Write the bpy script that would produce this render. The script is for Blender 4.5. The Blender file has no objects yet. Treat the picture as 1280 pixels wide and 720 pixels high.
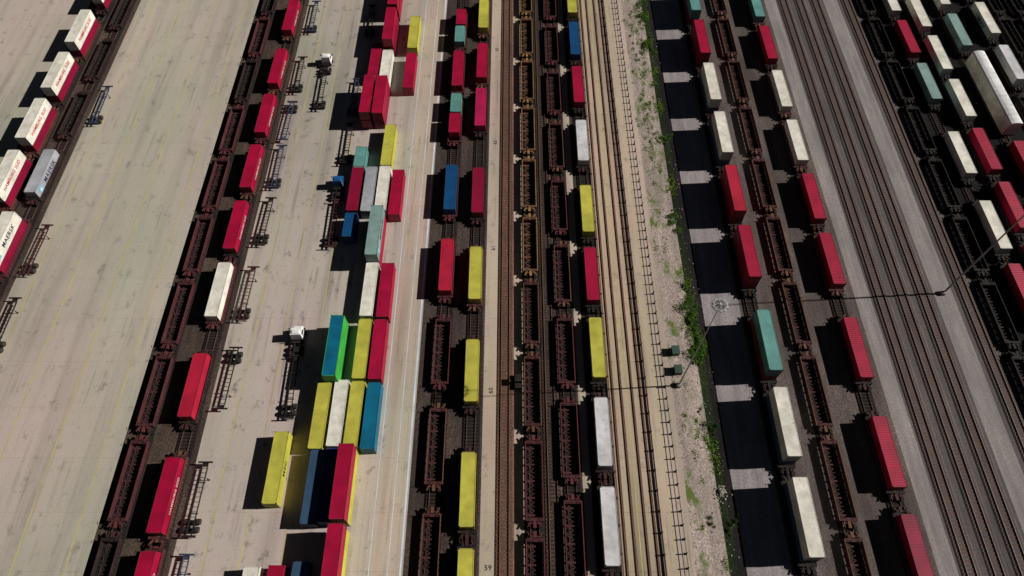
import bpy, math, random
from mathutils import Vector, Matrix
random.seed(7)
scene = bpy.context.scene
COL = scene.collection

# ------------------------------------------------------------------ materials
def new_mat(name):
    m = bpy.data.materials.new(name); m.use_nodes = True
    nt = m.node_tree
    for n in list(nt.nodes): nt.nodes.remove(n)
    out = nt.nodes.new('ShaderNodeOutputMaterial')
    b = nt.nodes.new('ShaderNodeBsdfPrincipled')
    nt.links.new(b.outputs[0], out.inputs[0])
    return m, nt, b

def N(nt, t, **kw):
    n = nt.nodes.new(t)
    for k, v in kw.items(): setattr(n, k, v)
    return n

def rgba(c): return (c[0], c[1], c[2], 1)

def ramp(nt, fac, stops):
    r = N(nt, 'ShaderNodeValToRGB')
    e = r.color_ramp.elements
    e[0].position, e[0].color = stops[0][0], rgba(stops[0][1])
    e[1].position, e[1].color = stops[-1][0], rgba(stops[-1][1])
    for p, c in stops[1:-1]:
        x = e.new(p); x.color = rgba(c)
    nt.links.new(fac, r.inputs[0]); return r.outputs[0]

def mix(nt, fac, a, b, mode='MIX'):
    m = N(nt, 'ShaderNodeMix'); m.data_type = 'RGBA'; m.blend_type = mode
    if isinstance(fac, (int, float)): m.inputs[0].default_value = fac
    else: nt.links.new(fac, m.inputs[0])
    for s, v in ((6, a), (7, b)):
        if isinstance(v, tuple): m.inputs[s].default_value = rgba(v)
        else: nt.links.new(v, m.inputs[s])
    return m.outputs[2]

def noise(nt, vec, scale, detail=4, rough=.6, sc=(1, 1, 1), off=(0, 0, 0)):
    mp = N(nt, 'ShaderNodeMapping')
    mp.inputs['Scale'].default_value = sc; mp.inputs['Location'].default_value = off
    nt.links.new(vec, mp.inputs[0])
    n = N(nt, 'ShaderNodeTexNoise'); n.inputs['Scale'].default_value = scale
    n.inputs['Detail'].default_value = detail; n.inputs['Roughness'].default_value = rough
    nt.links.new(mp.outputs[0], n.inputs['Vector']); return n.outputs[0]

def concrete(name, c, streak=.5, joints=True, stain=.6, jf=.45):
    m, nt, b = new_mat(name)
    g = N(nt, 'ShaderNodeNewGeometry').outputs['Position']
    big = noise(nt, g, .022, 5, .6, (1, .5, 1))
    col = ramp(nt, big, [(.3, (c[0]*.70, c[1]*.76, c[2]*.70)), (.5, c), (.7, (c[0]*1.16, c[1]*1.10, c[2]*1.12))])
    tint = noise(nt, g, .05, 4, .6, (1, .3, 1), (40, 20, 0))
    col = mix(nt, 1, col, ramp(nt, tint, [(.35, (.92, 1.0, .93)), (.65, (1.06, .97, 1.0))]), 'MULTIPLY')
    # worn wheel lanes, wandering along the direction of travel
    st = noise(nt, g, .32, 3, .5, (1, .035, 1))
    col = mix(nt, 1, col, ramp(nt, st, [(.34, (1-streak*.45,)*3), (.5, (1, 1, 1)), (.8, (1+streak*.12,)*3)]), 'MULTIPLY')
    st2 = noise(nt, g, 1.3, 3, .5, (1, .02, 1), (7, 3, 0))
    brk = noise(nt, g, .12, 4, .6, (1, .6, 1), (70, 3, 0))
    tyre = mix(nt, ramp(nt, brk, [(.45, (0, 0, 0)), (.6, (1, 1, 1))]), (1, 1, 1), ramp(nt, st2, [(.36, (1-streak*.6,)*3), (.46, (1, 1, 1))]))
    col = mix(nt, 1, col, tyre, 'MULTIPLY')
    sp = noise(nt, g, .4, 6, .7, (1, .7, 1), (31, 9, 0))
    col = mix(nt, 1, col, ramp(nt, sp, [(.28, (1-stain*.75,)*3), (.43, (1, 1, 1))]), 'MULTIPLY')
    sp2 = noise(nt, g, 1.3, 5, .75, (1, .8, 1), (3, 90, 0))
    col = mix(nt, 1, col, ramp(nt, sp2, [(.28, (1-stain*.8,)*3), (.37, (1, 1, 1)), (.72, (1.06,)*3)]), 'MULTIPLY')
    fine = noise(nt, g, 4, 5, .75)
    col = mix(nt, 1, col, ramp(nt, fine, [(.3, (.86,)*3), (.7, (1.1,)*3)]), 'MULTIPLY')
    if joints:
        br = N(nt, 'ShaderNodeTexBrick'); nt.links.new(g, br.inputs['Vector'])
        br.inputs['Scale'].default_value = 1; br.inputs['Brick Width'].default_value = 6.1
        br.inputs['Row Height'].default_value = 9.1; br.inputs['Mortar Size'].default_value = .05
        br.offset = 0; br.inputs['Color1'].default_value = (1, 1, 1, 1); br.inputs['Color2'].default_value = (.88, .88, .88, 1)
        br.inputs['Mortar'].default_value = (.6, .58, .55, 1)
        col = mix(nt, jf, col, br.outputs[0], 'MULTIPLY')
    nt.links.new(col, b.inputs['Base Color']); b.inputs['Roughness'].default_value = .95
    b.inputs['Specular IOR Level'].default_value = .2
    bp = N(nt, 'ShaderNodeBump'); bp.inputs['Strength'].default_value = .25; bp.inputs['Distance'].default_value = .03
    nt.links.new(fine, bp.inputs['Height']); nt.links.new(bp.outputs[0], b.inputs['Normal'])
    return m

def gravel(name, c, c2, green=0.0, sp=5.0, con=1.0):
    m, nt, b = new_mat(name)
    g = N(nt, 'ShaderNodeNewGeometry').outputs['Position']
    v = N(nt, 'ShaderNodeTexVoronoi'); v.inputs['Scale'].default_value = sp; nt.links.new(g, v.inputs['Vector'])
    sep = N(nt, 'ShaderNodeSeparateColor'); nt.links.new(v.outputs['Color'], sep.inputs[0])
    col = ramp(nt, sep.outputs[0], [(0, tuple(x*(1-.4*con) for x in c)), (.5, c), (1, tuple(min(1, x*(1+.5*con)) for x in c))])
    big = noise(nt, g, .16, 6, .7, (1, .35, 1))
    col = mix(nt, ramp(nt, big, [(.38, (0, 0, 0)), (.62, (1, 1, 1))]), col, c2)
    lng = noise(nt, g, .7, 5, .7, (1, .06, 1), (12, 4, 0))
    col = mix(nt, 1, col, ramp(nt, lng, [(.3, (.72,)*3), (.7, (1.2,)*3)]), 'MULTIPLY')
    fine = noise(nt, g, 2.5, 6, .75)
    col = mix(nt, 1, col, ramp(nt, fine, [(.3, (1-.4*con,)*3), (.7, (1+.3*con,)*3)]), 'MULTIPLY')
    if green:
        gn = noise(nt, g, .3, 6, .7, (1, .5, 1), (55, 1, 0))
        col = mix(nt, ramp(nt, gn, [(.62-green*.25, (0, 0, 0)), (.7-green*.2, (1, 1, 1))]), col, (.10, .15, .03))
    nt.links.new(col, b.inputs['Base Color']); b.inputs['Roughness'].default_value = .97
    b.inputs['Specular IOR Level'].default_value = .15
    bp = N(nt, 'ShaderNodeBump'); bp.inputs['Strength'].default_value = .6*con; bp.inputs['Distance'].default_value = .06
    nt.links.new(v.outputs['Distance'], bp.inputs['Height']); nt.links.new(bp.outputs[0], b.inputs['Normal'])
    return m

def paint(name, c, dirt=.35, rough=.5, rust=.25, metal=0, dirtc=(.10, .075, .05), scale=1.0, spec=.3):
    m, nt, b = new_mat(name)
    tc = N(nt, 'ShaderNodeTexCoord').outputs['Object']
    oi = N(nt, 'ShaderNodeObjectInfo')
    mul = N(nt, 'ShaderNodeMath', operation='MULTIPLY'); nt.links.new(oi.outputs['Random'], mul.inputs[0]); mul.inputs[1].default_value = 90
    add = N(nt, 'ShaderNodeVectorMath', operation='ADD'); nt.links.new(tc, add.inputs[0])
    cb = N(nt, 'ShaderNodeCombineXYZ'); nt.links.new(mul.outputs[0], cb.inputs[0]); nt.links.new(mul.outputs[0], cb.inputs[1])
    nt.links.new(cb.outputs[0], add.inputs[1]); p = add.outputs[0]
    a = noise(nt, p, .8*scale, 6, .65)
    col = mix(nt, ramp(nt, a, [(.35, (0, 0, 0)), (.8, (dirt,)*3)]), c, dirtc)
    fade = noise(nt, p, .35*scale, 3, .5, (1, 1, 1), (5, 5, 5))
    col = mix(nt, 1, col, ramp(nt, fade, [(.3, (.78,)*3), (.7, (1.15,)*3)]), 'MULTIPLY')
    r = noise(nt, p, 2.4*scale, 8, .8, (1, .6, 1), (2, 8, 1))
    col = mix(nt, ramp(nt, r, [(.66-rust*.18, (0, 0, 0)), (.74-rust*.12, (min(1, rust*1.6),)*3)]), col, (.13, .045, .02))
    nt.links.new(col, b.inputs['Base Color']); b.inputs['Roughness'].default_value = rough
    b.inputs['Metallic'].default_value = metal; b.inputs['Specular IOR Level'].default_value = spec
    return m

M = {}
M['apron'] = concrete('apron_concrete', (.43, .395, .335), .35, stain=.6, jf=.35)
M['apron_mid'] = concrete('yard_concrete', (.44, .388, .35), .45, stain=.9, jf=.4)
M['lane'] = concrete('lane_concrete', (.48, .40, .335), .5, joints=True, jf=.4)
M['slab'] = concrete('slab_concrete', (.47, .375, .29), .6, joints=True, jf=.7)
M['greyroad'] = gravel('grey_brown_ballast', (.125, .105, .10), (.092, .079, .078), sp=9, con=.6)
M['greylight'] = gravel('pale_gravel', (.29, .262, .25), (.22, .20, .195), sp=9, con=.5)
M['ballast_dark'] = gravel('shade_darkened_ballast', (.020, .015, .015), (.012, .010, .010))  # bed colour blackened to stand for shade in and under the well cars
M['ballast_mid'] = gravel('centre_ballast', (.085, .062, .052), (.045, .034, .030))
M['ballast_brown'] = gravel('brown_ballast', (.09, .065, .05), (.05, .036, .03))
M['ballast_red'] = gravel('reddish_ballast', (.17, .09, .065), (.12, .065, .05))
M['ballast_grey'] = gravel('warm_grey_ballast', (.125, .10, .092), (.08, .065, .06), con=.8)  # ballast's own warm grey
M['ballast_pale'] = gravel('pale_grey_ballast', (.31, .28, .285), (.24, .215, .22), sp=7, con=.6)
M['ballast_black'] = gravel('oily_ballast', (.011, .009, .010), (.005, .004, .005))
M['gravel'] = gravel('pinkish_gravel', (.43, .35, .31), (.32, .265, .235), green=.30)
M['grass'] = gravel('dark_grass', (.022, .036, .012), (.012, .018, .008), sp=3)
M['shade_strip'] = gravel('painted_shade_strip', (.022, .019, .019), (.012, .011, .011), sp=4)  # near-black strip painting the container row's shadow on as far as the verge
M['sleeper'] = paint('timber_sleeper', (.12, .07, .055), .4, .95, .2, spec=.1)
M['sleeper_dark'] = paint('shade_darkened_timber_sleeper', (.03, .02, .018), .4, .95, .2, spec=.1)  # timber colour blackened to deepen the shade along the train rows
M['rail'] = paint('rusty_rail', (.17, .085, .06), .3, .6, .4)
M['raildark'] = paint('dull_rail', (.08, .05, .043), .3, .7, .3)
M['railshine'] = paint('worn_rail', (.18, .16, .15), .3, .5, .2, .2)
M['oxide'] = paint('oxide_red_steel', (.12, .016, .026), .45, .85, .5)
M['brown'] = paint('brown_steel', (.14, .060, .03), .5, .85, .6)
M['yellowcar'] = paint('weathered_yellow_steel', (.33, .205, .06), .7, .85, .8)
M['black'] = paint('black_steel', (.011, .009, .010), .3, .75, .2, spec=.2)
M['dkred'] = paint('dark_maroon_steel', (.055, .011, .016), .3, .8, .3)
M['bluesteel'] = paint('dark_blue_steel', (.025, .04, .09), .4, .7, .3)
M['tyre'] = paint('tyre_rubber', (.018, .018, .018), .3, .9, 0)
M['steelwheel'] = paint('wheel_steel', (.05, .032, .025), .4, .6, .4)
M['pole'] = paint('galvanised_steel', (.30, .31, .31), .3, .6, .1, .2)
M['palemetal'] = paint('pale_lamp_metal', (.48, .49, .49), .2, .5, .05)
M['glass'] = paint('cab_glass', (.02, .03, .04), .1, .1, 0, spec=.5)
M['lamp'] = paint('lamp_lens', (.6, .62, .65), .1, .2, 0)
M['cabwhite'] = paint('white_cab_paint', (.80, .80, .80), .08, .4, .05)
M['cabblue'] = paint('blue_cab_paint', (.01, .09, .25), .1, .4, .05)
M['yline'] = paint('yellow_line_paint', (.54, .44, .07), .8, .9, .0, dirtc=(.38, .34, .26), scale=.6)
M['wline'] = paint('white_line_paint', (.60, .68, .80), .4, .9, .0, dirtc=(.42, .42, .43), scale=.6)
M['darktext'] = paint('dark_letter_paint', (.02, .02, .022), .1, .8, 0)
M['bluetext'] = paint('navy_letter_paint', (.01, .02, .07), .05, .6, 0)
M['redtext'] = paint('red_letter_paint', (.48, .01, .03), .05, .6, 0)
M['whitetext'] = paint('white_letter_paint', (.6, .58, .56), .2, .6, 0)
M['startext'] = paint('pale_blue_emblem_paint', (.15, .45, .62), .05, .6, 0)
M['utility'] = paint('green_utility_paint', (.03, .07, .05), .3, .6, .1)
M['rubble'] = gravel('pale_rubble', (.36, .32, .28), (.28, .25, .22), sp=4)
CC = {'crimson': (.36, .002, .038), 'red': (.43, .012, .04), 'maroon': (.25, .003, .035), 'yellow': (.51, .48, .07),
      'blue': (.003, .065, .19), 'navy': (.012, .035, .12), 'teal': (.12, .31, .28), 'palegreen': (.22, .34, .32), 'white': (.80, .78, .69), 'grey': (.36, .38, .42),
      'silver': (.64, .65, .68), 'steelblue': (.035, .08, .15), 'lightblue': (.002, .13, .23), 'green': (.05, .40, .06), 'pink': (.43, .01, .08)}
for k, v in CC.items():
    wh = k in ('white', 'silver', 'grey')
    M['c_'+k] = paint(k+'_container_paint', v, .42 if wh else .35, .5, .48 if wh else .33, dirtc=(.24, .19, .13) if wh else tuple(x*.4+.015 for x in v))
    M['f_'+k] = paint(k+'_container_frame_paint', tuple(x*.8 for x in v), .4, .6, .35)

# ------------------------------------------------------------------ mesh builder
class MB:
    def __init__(s): s.v = []; s.f = []; s.m = []
    def quad(s, pts, mi=0):
        i = len(s.v); s.v += pts; s.f.append(tuple(range(i, i+len(pts)))); s.m.append(mi)
    def box(s, c, d, mi=0, rz=0, ry=0, rx=0, top=(1, 1)):
        hx, hy, hz = d[0]/2, d[1]/2, d[2]/2
        P = []
        R = Matrix.Rotation(rz, 3, 'Z') @ Matrix.Rotation(ry, 3, 'Y') @ Matrix.Rotation(rx, 3, 'X') if (rz or ry or rx) else None
        for z in (-hz, hz):
            t = top if z > 0 else (1, 1)
            for x, y in ((-hx, -hy), (hx, -hy), (hx, hy), (-hx, hy)):
                p = Vector((x*t[0], y*t[1], z))
                if R: p = R @ p
                P.append((p.x+c[0], p.y+c[1], p.z+c[2]))
        i = len(s.v); s.v += P
        for f in ((0, 3, 2, 1), (4, 5, 6, 7), (0, 1, 5, 4), (1, 2, 6, 5), (2, 3, 7, 6), (3, 0, 4, 7)):
            s.f.append(tuple(i+k for k in f)); s.m.append(mi)
    def cyl(s, c, r, h, axis='Z', n=14, mi=0, r2=None):
        r2 = r if r2 is None else r2
        i = len(s.v)
        for k, (rr, z) in enumerate(((r, -h/2), (r2, h/2))):
            for a in range(n):
                t = 2*math.pi*a/n; x, y = rr*math.cos(t), rr*math.sin(t)
                p = (x, y, z) if axis == 'Z' else ((z, x, y) if axis == 'X' else (y, z, x))
                s.v.append((p[0]+c[0], p[1]+c[1], p[2]+c[2]))
        for a in range(n):
            b = (a+1) % n; s.f.append((i+a, i+b, i+n+b, i+n+a)); s.m.append(mi)
        s.f.append(tuple(i+a for a in reversed(range(n)))); s.m.append(mi)
        s.f.append(tuple(i+n+a for a in range(n))); s.m.append(mi)
    def mesh(s, name, mats):
        me = bpy.data.meshes.new(name); me.from_pydata(s.v, [], s.f)
        for m in mats: me.materials.append(m)
        me.polygons.foreach_set('material_index', s.m); me.update(); return me

def obj(name, me, parent=None, loc=(0, 0, 0), rz=0, rot=None):
    o = bpy.data.objects.new(name, me); COL.objects.link(o)
    o.location = loc; o.rotation_euler = rot if rot else (0, 0, rz)
    if parent: o.parent = parent
    return o

def tag(o, label, cat, group=None):
    o['label'] = label; o['category'] = cat
    if group: o['group'] = group

def structure(o): o['kind'] = 'structure'; return o

# ------------------------------------------------------------------ ground
Y0, Y1 = -70, 330
def sheet(name, x0, x1, mat, z=0.0, y0=Y0, y1=Y1):
    mb = MB(); mb.quad([(x0, y0, z), (x1, y0, z), (x1, y1, z), (x0, y1, z)])
    return structure(obj(name, mb.mesh(name, [mat])))
sheet('ground', -1500, 1500, M['greyroad'], -.06, -1500, 1500)
S = [(-300, -112, 'apron', 'concrete_apron'), (-112, -98.9, 'ballast_brown', 'ballast_ground'), (-98.9, -67.4, 'apron', 'concrete_apron'),
     (-67.4, -54, 'ballast_brown', 'ballast_ground'), (-54, -36, 'apron_mid', 'concrete_apron'), (-36, -22.2, 'apron_mid', 'container_yard_pavement'),
     (-22.2, -17.2, 'lane', 'service_road'), (-17.2, -5.2, 'ballast_mid', 'ballast_ground'), (-5.2, -2.7, 'lane', 'concrete_path'),
     (-2.7, .2, 'ballast_red', 'ballast_ground'), (.2, 2.0, 'lane', 'concrete_path'), (2.0, 11.9, 'ballast_mid', 'ballast_ground'),
     (11.9, 13.3, 'lane', 'concrete_path'), (13.3, 17.4, 'ballast_mid', 'ballast_ground'),
     (17.4, 24.1, 'slab', 'crane_runway_pavement'), (24.1, 29, 'lane', 'service_road'),
     (29, 34.3, 'gravel', 'gravel_ground'), (34.3, 35.6, 'grass', 'grass_verge_ground'), (35.6, 37.0, 'shade_strip', 'shade_strip_ground'),
     (37.0, 44.2, 'ballast_pale', 'ballast_ground'), (44.2, 67.2, 'ballast_grey', 'ballast_ground'),
     (67.2, 70.2, 'greylight', 'gravel_road'), (70.2, 82.9, 'greyroad', 'ballast_ground'), (82.9, 86.6, 'greylight', 'gravel_road'),
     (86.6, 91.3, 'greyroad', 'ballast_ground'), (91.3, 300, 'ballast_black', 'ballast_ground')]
for x0, x1, m, nm in S: sheet(nm, x0, x1, M[m])
for x in (-95.2, -87.6, -79, -70.6): sheet('painted_line', x-.08, x+.08, M['yline'], .004)
for x in (-49, -43.2, -36.6): sheet('painted_line', x-.07, x+.07, M['yline'], .004)
for x in (-22.6, -19.6): sheet('painted_line', x-.06, x+.06, M['wline'], .004)
sheet('painted_line', -17.75, -17.45, M['wline'], .004)
for x in (20.6, 24.9, 26.0): sheet('painted_line', x-.07, x+.07, M['yline'], .004)

# railway tracks
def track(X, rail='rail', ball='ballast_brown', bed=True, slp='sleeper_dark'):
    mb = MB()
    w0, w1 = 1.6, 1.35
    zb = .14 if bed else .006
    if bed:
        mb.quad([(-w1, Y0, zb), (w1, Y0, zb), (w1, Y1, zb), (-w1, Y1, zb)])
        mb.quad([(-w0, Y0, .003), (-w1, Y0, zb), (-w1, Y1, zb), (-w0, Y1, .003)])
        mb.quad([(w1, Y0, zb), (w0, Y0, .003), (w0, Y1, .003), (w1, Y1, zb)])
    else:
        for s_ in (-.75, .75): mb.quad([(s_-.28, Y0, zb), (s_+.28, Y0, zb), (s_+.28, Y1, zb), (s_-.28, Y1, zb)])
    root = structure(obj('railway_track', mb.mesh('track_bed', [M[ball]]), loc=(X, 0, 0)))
    if bed:
        s = MB(); y = -20
        while y < 200:
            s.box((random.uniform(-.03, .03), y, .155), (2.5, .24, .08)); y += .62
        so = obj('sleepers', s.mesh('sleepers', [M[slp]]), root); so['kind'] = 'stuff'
    dz = 0 if bed else -.17
    for sx in (-.75, .75):
        r = MB(); r.box((0, (Y0+Y1)/2, .21+dz), (.14, Y1-Y0, .03)); r.box((0, (Y0+Y1)/2, .27+dz), (.04, Y1-Y0, .09)); r.box((0, (Y0+Y1)/2, .335+dz), (.08, Y1-Y0, .04))
        obj('rail', r.mesh('rail', [M[rail]]), root, (sx, 0, 0))
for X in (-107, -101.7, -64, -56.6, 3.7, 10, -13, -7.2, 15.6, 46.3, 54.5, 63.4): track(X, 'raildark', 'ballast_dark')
track(-1.25, 'rail', 'ballast_red', slp='sleeper')
track(6.85, 'rail', 'ballast_mid'); track(18.9, 'rail', 'ballast_red', False); track(22.4, 'rail', 'ballast_red', False)
for X in (72.2, 76.5, 80.7, 89): track(X, 'railshine', 'greyroad', slp='sleeper')
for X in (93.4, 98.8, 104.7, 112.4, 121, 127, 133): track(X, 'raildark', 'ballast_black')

# ------------------------------------------------------------------ containers
W = 2.44; H = 2.6
def corr(a0, a1, pitch, depth):
    pts = []; n = max(1, round((a1-a0)/pitch)); p = (a1-a0)/n
    for i in range(n):
        b = a0+i*p
        pts += [(b, 0), (b+.28*p, 0), (b+.5*p, depth), (b+.78*p, depth)]
    pts.append((a1, 0)); return pts
cont_cache = {}
def container_meshes(L, roofc, wallc):
    key = (L, roofc, wallc)
    if key in cont_cache: return cont_cache[key]
    hl = L/2; hw = W/2
    f = MB()
    for sx in (-1, 1):
        for sy in (-1, 1):
            f.box((sx*(hw-.08), sy*(hl-.08), H/2), (.16, .16, H-.3))
            for z in (.06, H-.06): f.box((sx*(hw-.085), sy*(hl-.09), z), (.18, .19, .12), 1)
        f.box((sx*(hw-.04), 0, H-.06), (.08, L-.38, .1)); f.box((sx*(hw-.05), 0, .09), (.1, L-.38, .15))
    for sy in (-1, 1):
        f.box((0, sy*(hl-.06), H-.07), (W-.37, .11, .12)); f.box((0, sy*(hl-.06), .09), (W-.37, .11, .15))
    w = MB()
    for sx in (-1, 1):
        pr = corr(-hl+.16, hl-.16, .28, .04)
        for (a, da), (b, db) in zip(pr, pr[1:]):
            xa, xb = sx*(hw-.02-da), sx*(hw-.02-db)
            q = [(xa, a, .15), (xb, b, .15), (xb, b, H-.1), (xa, a, H-.1)]
            w.quad(q if sx > 0 else q[::-1])
    pr = corr(-hw+.16, hw-.16, .25, .04)
    for (a, da), (b, db) in zip(pr, pr[1:]):
        w.quad([(a, hl-.03-da, .15), (b, hl-.03-db, .15), (b, hl-.03-db, H-.1), (a, hl-.03-da, H-.1)][::-1])
    w.quad([(-hw+.1, -hl+.1, .12), (hw-.1, -hl+.1, .12), (hw-.1, hl-.1, .12), (-hw+.1, hl-.1, .12)][::-1])
    r = MB()
    pr = corr(-hl+.12, hl-.12, .42, -.025)
    for (a, da), (b, db) in zip(pr, pr[1:]):
        r.quad([(-hw+.08, a, H-.03+da), (hw-.08, a, H-.03+da), (hw-.08, b, H-.03+db), (-hw+.08, b, H-.03+db)])
    d = MB()
    for sx in (-1, 1):
        cx = sx*(W/4-.08); dw = W/2-.2
        d.box((cx, -hl+.07, H/2), (dw, .05, H-.36))
        for k in range(5): d.box((cx, -hl+.04, .45+k*.42), (dw-.12, .03, .16))
    g = MB()
    for x in (-.75, -.3, .3, .75):
        g.cyl((x, -hl+.0, H/2), .022, H-.3, 'Z', 6); g.box((x+.1, -hl-.015, 1.15), (.3, .02, .05))
    res = dict(f=f.mesh('container_frame', [M['f_'+wallc], M['black'] if wallc != 'white' else M['pole']]), w=w.mesh('container_wall', [M['c_'+wallc]]),
               r=r.mesh('container_roof', [M['c_'+roofc]]), d=d.mesh('container_door', [M['c_'+wallc]]), g=g.mesh('lock_rods', [M['pole']]))
    cont_cache[key] = res; return res

text_cache = {}
def text_mesh(txt, size, mat, bold=.02):
    key = (txt, size, mat.name)
    if key in text_cache: return text_cache[key]
    cu = bpy.data.curves.new('lettering', 'FONT'); cu.body = txt; cu.size = size; cu.align_x = 'CENTER'; cu.align_y = 'CENTER'
    cu.offset = bold*size; cu.extrude = .004; cu.space_character = 1.12
    to = bpy.data.objects.new('tmp', cu); COL.objects.link(to)
    dg = bpy.context.evaluated_depsgraph_get(); dg.update()
    me = bpy.data.meshes.new_from_object(to.evaluated_get(dg)); me.name = 'lettering'
    me.materials.clear(); me.materials.append(mat)
    bpy.data.objects.remove(to); text_cache[key] = me; return me

def star_mesh():
    mb = MB(); mb.box((0, 0, 0), (1.4, 1.4, .008))
    pts = []
    for k in range(14):
        r = .58 if k % 2 == 0 else .26; t = math.pi/2+k*math.pi/7
        pts.append((r*math.cos(t), r*math.sin(t), .012))
    mb.quad(pts, 1); return mb.mesh('star_emblem', [M['startext'], M['whitetext']])
STAR = star_mesh()

CDESC = {'crimson': 'crimson', 'red': 'bright red', 'maroon': 'dark red', 'yellow': 'yellow', 'blue': 'deep blue', 'navy': 'navy blue', 'teal': 'pale teal', 'palegreen': 'pale grey-green',
         'white': 'off-white', 'grey': 'grey', 'silver': 'silver', 'steelblue': 'grey-blue', 'lightblue': 'blue', 'green': 'green', 'pink': 'pinkish red'}
def container(X, Y, z, roofc, wallc=None, L=12.19, where='', text=None, group=None, rz=0):
    wallc = wallc or roofc
    ms = container_meshes(L, roofc, wallc)
    o = obj('shipping_container', ms['f'], None, (X+random.uniform(-.05, .05), Y, z), rz or random.uniform(-.003, .003))
    obj('container_wall', ms['w'], o); obj('container_roof', ms['r'], o)
    d = obj('container_door', ms['d'], o); obj('lock_rods', ms['g'], d)
    desc = CDESC[wallc]+(' blue-roofed' if wallc != roofc else '')
    tag(o, ('%s %scontainer %s' % (desc, 'short ' if L < 8 else '', where)), 'shipping container', group)
    if text:
        t, mk, size, side = text
        rot = (math.pi/2, 0, math.pi/2*side)
        cy = .9 if t == 'MAERSK' else 0
        obj('lettering', text_mesh(t, size, M[mk], .01), o, (side*(W/2+.012), side*cy, H/2+.05), rot=rot)
        if t == 'MAERSK': obj('star_emblem', STAR, o, (side*(W/2+.01), -side*4.2, H/2), rot=rot)
    return o

# ------------------------------------------------------------------ well cars
well_cache = {}
def well_meshes(cm):
    if cm in well_cache: return well_cache[cm]
    dark = {'yellowcar': 'brown', 'brown': 'dkred', 'oxide': 'dkred', 'dkred': 'black', 'black': 'black'}[cm]  # body colour darker than the rims, standing for shade in the wells
    f = MB()
    for sx in (-1, 1):
        f.box((sx*1.40, 0, .78), (.07, 13.3, .86)); f.box((sx*1.42, 0, 1.23), (.14, 13.3, .05), 1); f.box((sx*1.38, 0, .37), (.2, 12.3, .06))
        for k in range(17): f.box((sx*1.5, -6.4+k*.8, .82), (.13, .09, .78), 1)
        for sy in (-1, 1):
            f.box((sx*.85, sy*7.05, 1.12), (.14, 1.3, .2), 1, rz=-sx*sy*.55)
    for sy in (-1, 1):
        f.box((0, sy*6.2, .85), (2.7, .1, .7)); f.box((0, sy*6.98, 1.08), (.5, 1.5, .28), 1); f.box((0, sy*6.6, 1.12), (2.7, .14, .2), 1)
        f.box((0, sy*7.0, 1.02), (2.3, .22, .22)); f.box((0, sy*7.72, .88), (.3, .14, .25))
    p = MB()
    p.box((0, -.38, 0), (2.6, .4, .05)); p.box((-.62, .05, .03), (.4, .6, .05))
    for sx in (-1, 1):
        p.box((sx*1.2, -.2, .2), (.05, .05, .42)); p.box((sx*1.2, -.38, .4), (.05, .4, .04))
    p.box((.5, -.2, .22), (.07, .07, .42)); p.cyl((.5, -.13, .38), .2, .06, 'Y', 10)
    w = MB()
    for k in range(9):
        w.box((0, -5.6+k*1.4, .36), (2.72, .3 if k % 2 == 0 else .16, .1), 1 if k % 2 == 0 else 0)
    for k in range(8):
        y = -4.9+k*1.4; a = math.atan2(1.3, 2.4)
        w.box((0, y, .33), (2.75, .12, .05), 1, rz=a); w.box((0, y, .325), (2.75, .12, .05), 1, rz=-a)
    w.box((-.55, 0, .30), (.12, 12.2, .06)); w.box((.55, 0, .30), (.12, 12.2, .06))
    b = MB()
    for sx in (-1, 1):
        b.box((sx*1.0, 0, .62), (.18, 1.7, .2)); b.box((sx*1.0, 0, .45), (.2, .6, .3))
        for y in (-.4, .4): b.cyl((sx*.74, y, .74), .38, .11, 'X', 16, 1)
    for y in (-.4, .4): b.cyl((0, y, .74), .08, 1.4, 'X', 8, 1)
    b.box((0, 0, .7), (2.0, .36, .24))
    res = (f.mesh('well_frame', [M[dark], M[cm]]), p.mesh('end_platform', [M[dark]]), w.mesh('well_floor', [M['black'], M[dark]]), b.mesh('bogie', [M['black'], M['steelwheel']]))  # floor members coloured black to paint the shade inside the wells
    well_cache[cm] = res; return res
WN = {'oxide': 'dark oxide-red', 'brown': 'rusty brown', 'yellowcar': 'weathered yellow', 'black': 'black', 'dkred': 'dark maroon'}
def well(X, Y, cm, loaded=False):
    f, p, w, b = well_meshes(cm)
    o = obj('well_car', f, None, (X, Y, 0))
    obj('end_platform', p, o, (0, -6.9, 1.26), math.pi); obj('end_platform', p, o, (0, 6.9, 1.26)); obj('well_floor', w, o)
    obj('bogie', b, o, (0, -7, 0)); obj('bogie', b, o, (0, 7, 0))
    tag(o, '%s %s rail well car on the track' % (WN[cm], 'loaded' if loaded else 'empty'), 'rail car', 'well cars on the yard tracks')
    return o
LO, HI = -8, 185
def fill(X, ys, cms, lo=LO, hi=HI, pitch=15.9):
    pick = lambda y: cms(y) if callable(cms) else random.choice(cms)
    ys = sorted(ys)
    for y in ys: well(X, y, pick(y), True)
    edges = [lo-pitch/2]+ys+[hi+pitch/2]
    for a, b in zip(edges, edges[1:]):
        n = int((b-a+.3)/pitch)-1
        if n > 0:
            st = (b-a)/(n+1)
            for k in range(n):
                yy = a+st*(k+1)
                if all(abs(yy-q) > 15.4 for q in ys): well(X, yy, pick(yy), False)

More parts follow.
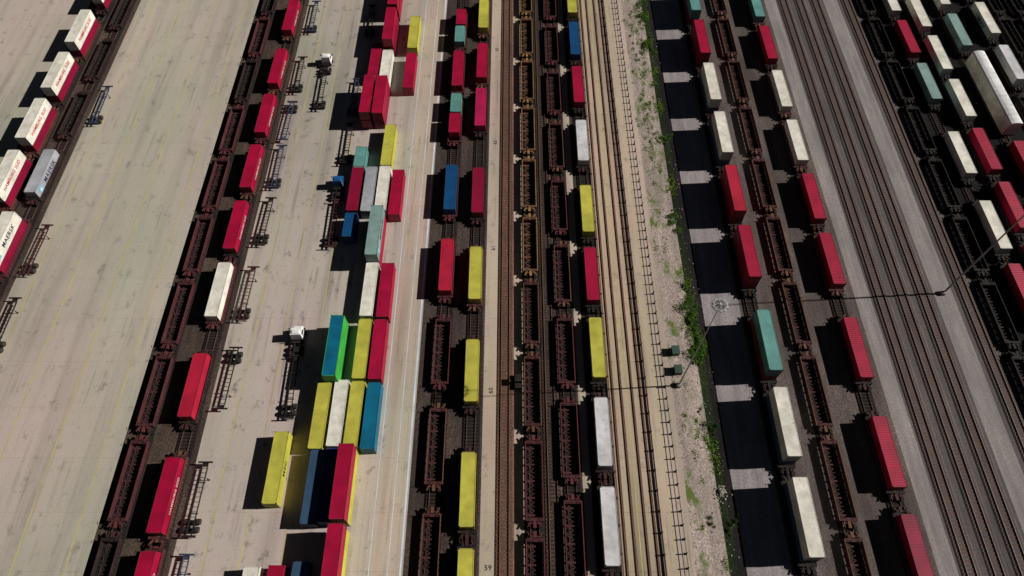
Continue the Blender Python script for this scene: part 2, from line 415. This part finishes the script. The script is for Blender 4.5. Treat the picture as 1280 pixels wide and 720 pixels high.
FL = .42
RT = 'carried in a rail well car'
gC = 'containers on the container trains'; gS = 'containers stacked in the yard'
ON = 'stacked on another on a rail car'; UN = 'under another on a rail car'
ya = [161.2, 143, 127.2, 111.6, 95.9]
for i, y in enumerate(ya):
    container(-107, y, FL, 'maroon', where=UN, group=gC)
    container(-107, y, FL+H+.01, 'white', where=ON, text=('HAMBURG SÜD', 'redtext', 1.1, 1), group=gC)
fill(-107, ya, ['dkred', 'brown'])
container(-101.7, 98.5, FL, 'grey', where=RT, text=('MAERSK', 'bluetext', 1.5, 1), group=gC)
container(-101.7, 79.2, FL, 'maroon', where=UN, group=gC)
container(-101.7, 79.2, FL+H+.01, 'white', where=ON, text=('MAERSK', 'bluetext', 1.35, 1), group=gC)
container(-101.7, 63.2, FL, 'maroon', where=RT, group=gC)
fill(-101.7, [98.5, 79.2, 63.2], ['dkred', 'oxide', 'brown'])
fill(-64, [], ['oxide', 'oxide', 'dkred'], pitch=15.7)
yc = [150.8, 131.6, 115.8, 99.9, 84.1, 68.6, 48.8, 29.5, 14.6]
cc = ['crimson']*5+['white', 'red', 'crimson', 'crimson']
for y, c in zip(yc, cc):
    container(-56.6, y, FL, c, where=RT, group=gC, text=None if c in ('white', 'red') else ('HAMBURG SÜD', 'whitetext', .8, 1))
fill(-56.6, yc, ['oxide', 'brown', 'dkred'])
# D
for y, c, L in [(149.9, 'crimson', 6.06), (143.3, 'teal', 6.06), (130.8, 'crimson', 12.19), (119.1, 'teal', 6.06), (112.7, 'crimson', 6.06), (94, 'blue', 12.19), (74.3, 'red', 12.19)]:
    container(-13, y, FL, c, L=L, where=RT, group=gC)
fill(-13, [146.6, 130.8, 115.0, 94, 74.3], lambda y: 'brown' if y < 45 else 'oxide')
ye = [151.7, 133.6, 117.8, 93.2, 72.4, 51.6, 30.4, 15]
for y, c in zip(ye, ['yellow', 'crimson', 'pink', 'maroon']+['yellow']*4): container(-7.2, y, FL, c, where=RT, group=gC)
fill(-7.2, ye, ['dkred', 'dkred', 'brown'])
fill(3.7, [], lambda y: ('yellowcar' if random.random() < .85 else 'brown') if y > 78 else random.choice(['oxide', 'brown', 'oxide']), pitch=15.7)
fill(10, [], lambda y: random.choice(['dkred', 'oxide', 'brown']) if y > 60 else random.choice(['oxide', 'oxide', 'dkred']), lo=-4, pitch=15.8)
yh = [157.6, 141.7, 125.3, 107.4, 88.3, 72.2, 56.2, 40.2, 24.6]
for y, c in zip(yh, ['yellow', 'blue', 'crimson', 'silver', 'yellow', 'crimson', 'yellow', 'silver', 'silver']): container(15.6, y, FL, c, where=RT, group=gC)
fill(15.6, yh, ['dkred', 'black'])
yi = [155, 139.1, 123.4, 107.4, 91.6, 75.8, 56.4, 41.0, 25.4, 9.6]
for y, c in zip(yi, ['teal', 'crimson', 'white', 'white', 'red', 'crimson', 'teal', 'white', 'white', 'white']):
    container(46.3, y, FL, {'white': 'steelblue'}.get(c, 'maroon'), where=UN, group=gC)
    container(46.3, y, FL+H+.01, c, where=ON, group=gC)
fill(46.3, yi, ['dkred', 'black'])
fill(54.5, [], lambda y: 'yellowcar' if (y > 70 and random.random() < .25) else 'brown', pitch=15.7)
yk = [156, 140.2, 123.9, 107.5, 91.6, 75.8, 56.2, 36.7, 20.2]
for y, c in zip(yk, ['teal', 'crimson', 'white', 'white', 'crimson', 'crimson', 'crimson', 'crimson', 'maroon']): container(63.4, y, FL, c, where=RT, group=gC)
fill(63.4, yk, ['dkred', 'brown'])
fill(93.4, [], ['black'])
yl = [158.4, 142.4, 126.4, 103.8, 84.1, 68.3]
for y, c in zip(yl, ['white', 'crimson', 'palegreen', 'white', 'white', 'crimson']): container(98.8, y, FL, c, where=RT, group=gC)
fill(98.8, yl, ['black'])
ym = [152.2, 136.5, 120.8, 104.9, 89.2, 73.5]
for y, c in zip(ym, ['white', 'white', 'white', 'crimson', 'crimson', 'crimson']): container(104.7, y, FL, c, where=RT, group=gC)
fill(104.7, ym, ['black'])
for y, c in ((145, 'palegreen'), (161, 'white'), (101, 'crimson'), (85, 'crimson')): container(112.4, y, FL, c, where=RT, group=gC)
yn = [166, 149.6, 133]
for y, c, t in zip(yn, ['crimson', 'white', 'silver'], [None, ('UMAX', 'bluetext', 1.8, -1), None]): container(121, y, FL, c, where=RT, text=t, group=gC)
fill(121, yn, ['black']); fill(127, [], ['black']); fill(133, [], ['black'])

# covered rail car
def covered_car(X, Y, L=24):
    mb = MB(); hl = L/2; hw = 1.45
    mb.box((0, 0, 1.15), (2.8, L, .3), 1)
    for sx in (-1, 1):
        pr = corr(-hl+.1, hl-.1, .9, .05)
        for (a, da), (b, db) in zip(pr, pr[1:]):
            xa, xb = sx*(hw-da), sx*(hw-db); q = [(xa, a, 1.3), (xb, b, 1.3), (xb, b, 4.5), (xa, a, 4.5)]
            mb.quad(q if sx > 0 else q[::-1])
    for sy in (-1, 1): mb.box((0, sy*(hl-.1), 2.95), (2.8, .12, 3.3))
    root = obj('covered_rail_car', mb.mesh('car_body', [M['c_white'], M['black']]), None, (X, Y, 0))
    r = MB(); prof = [(-1.5, 4.5), (-1.25, 4.8), (-.6, 4.98), (0, 5.02), (.6, 4.98), (1.25, 4.8), (1.5, 4.5)]
    for (a, za), (b, zb) in zip(prof, prof[1:]): r.quad([(a, -hl, za), (b, -hl, zb), (b, hl, zb), (a, hl, za)])
    for sy in (-1, 1): r.quad([(x, sy*hl, z) for x, z in prof])
    for k in range(15): r.box((0, -hl+1.2+k*1.5, 5.03), (1.9, .06, .04))
    obj('roof', r.mesh('roof', [M['cabwhite']]), root)
    for sy in (-1, 1):
        obj('bogie', well_cache['black'][3], root, (0, sy*(hl-2.6), 0))
    tag(root, 'long white covered rail car with rounded roof', 'rail car')
covered_car(112.4, 122.5)
for y in (145, 161, 101, 85): well(112.4, y, 'black', True)
fill(112.4, [], ['black'], hi=68)

# yard stacks
S1, S2, S3, S4 = -24.6, -27.5, -30.4, -33.3
G = 'stacked in the concrete yard'
def st(X, Y, cols, L=12.19, text=None, wall=None):
    for i, c in enumerate(cols):
        container(X+random.uniform(-.08, .08), Y+random.uniform(-.15, .15), .01+i*(H+.01), c, wall if wall else None, L, G, text if i == len(cols)-1 else None, gS)
for y, c in [(144.5, 'yellow'), (130.4, 'crimson'), (92.8, 'crimson'), (68.6, 'crimson'), (56.0, 'crimson'), (43.2, 'lightblue')]: st(S1, y, [c])
st(S2, 106.5, ['yellow']); st(S2, 93.9, ['white']); st(S2, 81.2, ['crimson', 'palegreen'], text=('MAERSK', 'bluetext', 1.3, 1)); st(S2, 68.9, ['white'])
st(S2, 56.1, ['yellow']); st(S2, 43.5, ['yellow']); st(S2, 31.0, ['yellow', 'crimson']); st(S2, 18.2, ['yellow', 'crimson'])
st(S3, 157.8, ['crimson', 'crimson']); st(S3, 144.4, ['maroon', 'crimson']); st(S3, 131.8, ['white']); st(S3+.1, 119.6, ['maroon', 'crimson'])
st(S3, 93.9, ['grey']); st(S3, 43.7, ['white']); st(-30.15, 31.2, ['navy'])
st(S4, 134.0, ['crimson']); st(S4+.1, 119.8, ['maroon', 'crimson']); st(S4, 102.8, ['teal'], 6.06); st(S4, 93.9, ['maroon']); st(S4, 84.2, ['blue'], 6.06)
st(-32.2, 55.6, ['lightblue', 'lightblue'], wall='green'); st(S4, 43.2, ['yellow']); st(-32.75, 31, ['steelblue']); st(-32.8, 13.2, ['steelblue'])
container(-39.4, 34.1, .01, 'yellow', where='standing alone on the concrete apron', text=('MSC', 'darktext', 1.3, 1))
container(-36.4, 12.6, .01, 'crimson', where='standing on the concrete apron'); container(-40.2, 12.4, .01, 'white', where='standing on the concrete apron')

# ------------------------------------------------------------------ container chassis
fr = MB()
for sx in (-.45, .45):
    fr.box((sx, 0, 1.1), (.12, 12.1, .06)); fr.box((sx, -.4, 1.0), (.04, 11.2, .16)); fr.box((sx, -.4, .9), (.12, 11.2, .05))
for sy in (-6.0, 6.0): fr.box((0, sy, 1.16), (2.44, .26, .2))
for k in range(14): fr.box((0, -5.4+k*.8, 1.05), (.84, .08, .1))
for y in (-2.5, 2.6): fr.box((0, y, 1.1), (1.5, .16, .12))
fr.box((0, 5.6, 1.02), (1.0, .7, .06)); fr.box((0, -6.12, .75), (2.3, .1, .12))
for sx in (-.7, .7): fr.box((sx, -6.12, .93), (.08, .08, .3))
ax = MB()
for y in (-4.9, -3.65): ax.cyl((0, y, .52), .07, 2.2, 'X', 8)
for sx in (-.5, .5): ax.box((sx, -4.27, .75), (.14, 2.2, .18))
wh = MB(); wh.cyl((0, 0, 0), .5, .52, 'X', 18); wh.cyl((0, 0, 0), .26, .54, 'X', 12, 1)
lg = MB(); lg.box((0, 0, .5), (.12, .12, .9)); lg.box((0, 0, .05), (.3, .3, .06))
CH = (fr.mesh('chassis_frame', [M['dkred']]), ax.mesh('axles', [M['black']]), wh.mesh('wheel', [M['tyre'], M['steelwheel']]), lg.mesh('landing_leg', [M['black']]))
CHM = {'dkred': CH[0], 'black': fr.mesh('chassis_frame', [M['black']]), 'blue': fr.mesh('chassis_frame', [M['bluesteel']])}
CN = {'dkred': 'dark red', 'black': 'black', 'blue': 'dark blue'}
def chassis(X, Y, rz=0, c='black', flip=False, lab='container chassis parked empty on the apron'):
    o = obj('container_chassis', CHM[c], None, (X, Y, 0), rz+(math.pi if flip else 0))
    obj('axle_assembly', CH[1], o)
    for y in (-4.9, -3.65):
        for sx in (-.95, .95): obj('wheel', CH[2], o, (sx, y, .51))
    for sx in (-.75, .75): obj('landing_leg', CH[3], o, (sx, 3.3, 0))
    tag(o, CN[c]+' '+lab, 'trailer chassis', 'container chassis on the apron')
for i, y in enumerate([152.6, 130.8, 115.3, 101.4, 86.4, 68.8, 50.9, 29.3, 14.5]):
    chassis(-51.6+random.uniform(-.25, .25), y, random.uniform(-.02, .02), ['blue', 'black', 'blue', 'blue', 'black', 'dkred', 'black', 'black', 'blue'][i], i % 4 == 2)
chassis(-96.5, 120.4, .02, 'blue'); chassis(-96.5, 79.2, -.02, 'dkred'); chassis(-96.3, 61.6, 0)
chassis(-37, 108.3, .01); chassis(-36.4, 151, .03); chassis(-37.2, 123, 0, 'blue')
L2 = 'container chassis coupled behind a yard truck'
chassis(-39.6, 49.2, .03, lab=L2); chassis(-37.1, 85.8, .02, 'dkred', lab=L2); chassis(-45.3, 125.2, .02, lab=L2)

def yard_truck(X, Y, rz, mat, desc):
    f = MB()
    for sx in (-.42, .42): f.box((sx, -.3, .85), (.14, 5.6, .24))
    f.box((0, -1.7, 1.08), (1.0, 1.1, .12)); f.box((0, 2.55, .65), (2.3, .3, .4)); f.box((0, .1, .8), (2.2, .9, .5)); f.box((0, -2.9, .8), (1.6, .2, .25))
    o = obj('yard_truck', f.mesh('truck_frame', [M['black']]), None, (X, Y, 0), rz)
    c = MB(); c.box((0, 1.2, 1.8), (2.25, 1.7, 1.95), top=(.90, .86)); c.box((0, 2.45, 1.2), (2.0, 1.0, 1.0), top=(.82, .8))
    for sx in (-1.0, 1.0): c.box((sx, 2.1, 1.05), (.34, 1.2, .16))
    c.box((0, 1.05, 2.86), (1.6, .9, .22), top=(.85, .7))
    cab = obj('cab', c.mesh('cab', [mat]), o)
    bv = cab.modifiers.new('bevel', 'BEVEL'); bv.width = .12; bv.segments = 3
    w = MB(); w.box((0, 2.02, 2.2), (1.75, .04, .72), rx=.13); obj('windscreen', w.mesh('windscreen', [M['glass']]), cab)
    for sx in (-1, 1):
        s = MB(); s.box((sx*1.09, 1.25, 2.15), (.03, 1.0, .65), ry=-sx*.055); obj('side_window', s.mesh('side_window', [M['glass']]), cab)
        h = MB(); h.cyl((sx*.8, 2.93, 1.0), .12, .06, 'Y', 10); obj('headlight', h.mesh('headlight', [M['lamp']]), cab)
        m = MB(); m.box((sx*1.42, 2.0, 2.2), (.22, .06, .5)); m.box((sx*1.25, 2.0, 2.4), (.3, .03, .03)); obj('mirror', m.mesh('mirror', [M['black']]), cab)
    e = MB(); e.cyl((1.0, .2, 2.1), .09, 2.0, 'Z', 10); obj('exhaust_stack', e.mesh('exhaust_stack', [M['pole']]), o)
    for sx in (-.98, .98):
        for y in (2.0, -1.3, -2.3): obj('wheel', CH[2], o, (sx*.98, y, .5))
    tag(o, desc, 'truck')
yard_truck(-40.15, 58.3, .04, M['cabwhite'], 'white yard truck coupled to an empty chassis trailer')
yard_truck(-45.5, 134.3, .02, M['cabwhite'], 'white yard truck with an empty chassis trailer')
yard_truck(-37.35, 95.2, .02, M['cabblue'], 'blue yard truck beside the container stacks')

# small dark utility cart on the centre path
b = MB(); b.box((0, 0, .55), (1.3, 2.9, .3)); b.box((0, 1.1, .82), (1.2, .7, .3), top=(.9, .7)); b.box((0, -.95, .85), (1.25, .95, .3))
cart = obj('utility_cart', b.mesh('cart_body', [M['black']]), None, (1.15, 50.3, 0))
b = MB(); b.box((0, .15, 1.85), (1.25, 1.3, .07))
for sx in (-.56, .56):
    for y in (-.4, .7): b.box((sx, y, 1.3), (.05, .05, 1.1))
obj('canopy', b.mesh('canopy', [M['black']]), cart)
b = MB(); b.box((0, 0, .9), (1.1, .45, .14)); b.box((0, -.22, 1.15), (1.1, .1, .45)); obj('seat', b.mesh('seat', [M['bluesteel']]), cart)
b = MB(); b.cyl((0, 0, 0), .3, .22, 'X', 14); wm = b.mesh('wheel', [M['tyre']])
for sx in (-.62, .62):
    for y in (-.95, 1.0): obj('wheel', wm, cart, (sx, y, .3))
tag(cart, 'small dark utility cart on the concrete path by the track', 'utility cart')

# ------------------------------------------------------------------ light masts
def mast(X, Y, h, r0, r1):
    b = MB(); b.cyl((0, 0, .35), .55, .7, 'Z', 16); b.cyl((0, 0, .74), .38, .06, 'Z', 16, 1)
    o = obj('light_mast', b.mesh('mast_base', [M['greylight'], M['pole']]), None, (X, Y, 0))
    p = MB(); n = 6
    for k in range(n):
        z0 = .75+(h-.75)*k/n; z1 = .75+(h-.75)*(k+1)/n
        p.cyl((0, 0, (z0+z1)/2), r0-(r0-r1)*k/n, z1-z0, 'Z', 12, 0, r0-(r0-r1)*(k+1)/n+.004)
    obj('pole', p.mesh('pole', [M['pole']]), o)
    r = MB(); n = 24; R = .95
    for k in range(n):
        t = 2*math.pi*k/n; r.box((R*math.cos(t), R*math.sin(t), h-.2), (.1, 2*math.pi*R/n+.02, .12), rz=t)
    for k in range(2): r.box((0, 0, h-.2), (2*R, .05, .05), rz=k*math.pi/2)
    r.cyl((0, 0, h-.1), .18, .4, 'Z', 12)
    ring = obj('lamp_ring', r.mesh('lamp_ring', [M['palemetal']]), o)
    l = MB(); l.box((0, 0, 0), (.24, .34, .2), 0, top=(.7, .7)); l.box((0, 0, -.12), (.22, .3, .04), 1)
    lm = l.mesh('floodlight', [M['palemetal'], M['lamp']])
    for k in range(10):
        t = 2*math.pi*k/10+.2; obj('floodlight', lm, ring, (1.08*math.cos(t), 1.08*math.sin(t), h-.27), t)
    tag(o, 'tall galvanised light mast with a ring of floodlights', 'light mast', 'light masts in the yard')
mast(30.3, 49.8, 29.4, .14, .05); mast(84.7, 69.3, 30, .20, .1)

# ------------------------------------------------------------------ fences / barriers
def post_fence(X, step, h, w, y0, y1, label, rails=((.5, .05),), mat='black'):
    mb = MB()
    for z, t in rails: mb.box((0, (y0+y1)/2, z), (t, y1-y0, t*1.6))
    o = obj('barrier_fence', mb.mesh('fence_rail', [M[mat]]), None, (X, 0, 0))
    p = MB(); p.box((0, 0, h/2), (w, w, h)); p.box((0, 0, .04), (w*2, w*2, .08))
    me = p.mesh('post', [M[mat]])
    n = int((y1-y0)/step)
    for k in range(n+1): obj('post', me, o, (0, y0+k*step, 0))
    tag(o, label, 'fence')
post_fence(27.7, 2.2, 1.0, .18, -10, 180, 'low dark post and wire fence beside the service road', ((.8, .05), (.35, .04)))
post_fence(24.2, 3.4, .9, .22, -10, 180, 'dark pipe barrier along the crane runway', ((.25, .16), (.8, .06)), 'dkred')
post_fence(17.5, 4.4, .5, .2, -10, 180, 'low brown pipe line on short supports', ((.34, .16),), 'brown')
post_fence(-109.9, 6, 1.0, .1, -10, 180, 'thin wire fence beside the far track', ((.9, .03),), 'pole')
for y in (56.5, 52.6):
    b = MB(); b.box((0, 0, .55), (1.3, 1.6, 1.1)); b.box((0, 0, 1.13), (1.4, 1.7, .06)); b.box((0, 0, .03), (1.7, 2, .06), 1)
    o = obj('utility_cabinet', b.mesh('utility_cabinet', [M['utility'], M['slab']]), None, (30.4, y, 0))
    d = MB(); d.box((-.66, 0, .6), (.03, 1.3, .9)); obj('door', d.mesh('cabinet_door', [M['utility']]), o)
    tag(o, 'dark green utility cabinet on a concrete pad', 'utility cabinet', 'utility cabinets by the mast')

# painted track-side numbers
for t, y in (('63', 141), ('62', 109.4), ('61', 80.2), ('60', 48.8), ('59', 18.7)):
    structure(obj('painted_road_number', text_mesh(t, 1.1, M['darktext'], .02), None, (-3.8, y, .008), math.pi/2 if y > 30 else 0))

# small rubble heap by the verge, loose stones
rnd = random.Random(11)
mb = MB()
for _ in range(110):
    a = rnd.uniform(0, 6.28); d = abs(rnd.gauss(0, .5)); s = rnd.uniform(.1, .3)
    mb.box((d*math.cos(a), d*1.3*math.sin(a), max(.05, .4-d*.4)), (s, s*rnd.uniform(.6, 1), s*.7), 0, rnd.uniform(0, 3), rnd.uniform(-.5, .5), rnd.uniform(-.5, .5))
o = obj('rubble_heap', mb.mesh('rubble_heap', [M['rubble']]), None, (34.9, 30.6, 0)); tag(o, 'small heap of pale broken rubble by the verge', 'rubble')
mb = MB()
for _ in range(700):
    x = rnd.choice([rnd.uniform(29, 35), rnd.uniform(92, 125), rnd.uniform(33, 37)]); s = rnd.uniform(.06, .22); y = rnd.uniform(0, 170)
    mb.box((x, y, s*.3), (s, s*rnd.uniform(.5, 1), s*.6), 0, rnd.uniform(0, 3))
o = obj('loose_stones', mb.mesh('loose_stones', [M['rubble']])); o['kind'] = 'stuff'

# ------------------------------------------------------------------ vegetation
def leafmat(name, a, b_):
    m, nt, b = new_mat(name)
    g = N(nt, 'ShaderNodeNewGeometry').outputs['Position']
    n = noise(nt, g, .9, 5, .7)
    nt.links.new(ramp(nt, n, [(.3, a), (.7, b_)]), b.inputs['Base Color']); b.inputs['Roughness'].default_value = .9
    b.inputs['Specular IOR Level'].default_value = .1
    return m
LEAF = leafmat('bush_leaves', (.03, .07, .008), (.10, .20, .02)); WEED = leafmat('weed_leaves', (.10, .17, .02), (.22, .34, .05))
DLEAF = leafmat('dark_bush_leaves', (.018, .04, .008), (.05, .10, .018))
def bush_mesh(seed, mat):
    rnd = random.Random(seed); mb = MB()
    lobes = [(rnd.gauss(0, .5), rnd.gauss(0, 1.1), rnd.uniform(.2, .8), rnd.uniform(.25, .7)) for _ in range(8)]
    for lx, ly, lz, lr in lobes:
        for _ in range(70):
            d = Vector((rnd.gauss(0, 1), rnd.gauss(0, 1), abs(rnd.gauss(0, .8)))).normalized()*lr*rnd.uniform(.4, 1.3)
            c = Vector((lx, ly, lz*.6))+d; c.z = max(.04, c.z)
            u = Vector((rnd.gauss(0, 1), rnd.gauss(0, 1), rnd.gauss(0, .5))).normalized()*rnd.uniform(.07, .15)
            v = u.cross(Vector((rnd.gauss(0, 1), rnd.gauss(0, 1), rnd.gauss(0, 1)))).normalized()*rnd.uniform(.04, .09)
            mb.quad([tuple(c-u), tuple(c+v), tuple(c+u), tuple(c-v)])
    return mb.mesh('bush', [mat])
BM = [bush_mesh(i, LEAF) for i in range(6)]; BD = [bush_mesh(i+20, DLEAF) for i in range(4)]
bush = []
for cy, sp, n in ((67, 2.6, 11), (57, 1.8, 9), (43, 1.6, 4), (26, 1.6, 3), (88, 1.6, 3), (159, 5, 11), (142, 2.5, 6), (112, 1.5, 2), (14, 2, 2)):
    for _ in range(n): bush.append((34.5+random.gauss(0, .9), random.gauss(cy, sp)))
for x, y in bush:
    o = obj('bush', random.choice(BM if y > 50 else BD), None, (x, y, 0), random.uniform(-.5, .5)); s = random.uniform(.35, 1.15); o.scale = (s*.9, s, s*random.uniform(.6, 1))
    tag(o, 'low green weedy bush along the gravel strip', 'bush', 'bushes along the gravel strip')
mb = MB(); rnd = random.Random(3)
for _ in range(700):
    cy = rnd.uniform(0, 175)
    cx = rnd.choice([rnd.uniform(29.2, 34.3), rnd.gauss(31.8, .8), rnd.gauss(34.5, .5), rnd.gauss(35.0, .6)])
    if cx < 33.8:
        if not (cy > 95 and rnd.random() < .6 or rnd.random() < .12): continue
    elif math.sin(cy*.21)+math.sin(cy*.53+1) < .6: continue
    R = rnd.uniform(.15, .6)
    for _ in range(34):
        x, y = cx+rnd.gauss(0, R*.6), cy+rnd.gauss(0, R*1.3); a = rnd.uniform(0, 6.28); h = rnd.uniform(.06, .3); w = rnd.uniform(.04, .1)
        dx, dy = math.cos(a)*w, math.sin(a)*w; ex, ey = rnd.gauss(0, .14), rnd.gauss(0, .14)
        mb.quad([(x-dx, y-dy, 0), (x+dx, y+dy, 0), (x+ex+dx*.3, y+ey+dy*.3, h), (x+ex-dx*.3, y+ey-dy*.3, h)])
w = obj('weeds', mb.mesh('weeds', [WEED])); w['kind'] = 'stuff'

# ------------------------------------------------------------------ camera, light
cd = bpy.data.cameras.new('camera'); cam = bpy.data.objects.new('camera', cd); COL.objects.link(cam)
cam.location = (0, 0, 115); cam.rotation_euler = (math.radians(90-58.46), 0, 0)
cd.sensor_width = 36; cd.lens = 24; cd.clip_end = 4000; cd.clip_start = 1
scene.camera = cam
EL = 33.7
sv = Vector((1, .06, math.tan(math.radians(EL)))).normalized()
sl = bpy.data.lights.new('sun', 'SUN'); sl.energy = 5; sl.angle = math.radians(.6); sl.color = (1, .95, .89)
so = bpy.data.objects.new('sun', sl); COL.objects.link(so); so.rotation_euler = sv.to_track_quat('Z', 'Y').to_euler(); so.location = (60, 0, 120)
wd = bpy.data.worlds.new('World'); scene.world = wd; wd.use_nodes = True
nt = wd.node_tree; bg = nt.nodes.get('Background') or nt.nodes.new('ShaderNodeBackground')
sky = nt.nodes.new('ShaderNodeTexSky'); sky.sky_type = 'NISHITA'; sky.sun_disc = False
sky.sun_elevation = math.radians(EL); sky.sun_rotation = math.radians(86.5)
nt.links.new(sky.outputs[0], bg.inputs[0]); bg.inputs[1].default_value = .008
scene.view_settings.view_transform = 'Standard'; scene.view_settings.look = 'None'; scene.view_settings.exposure = 0
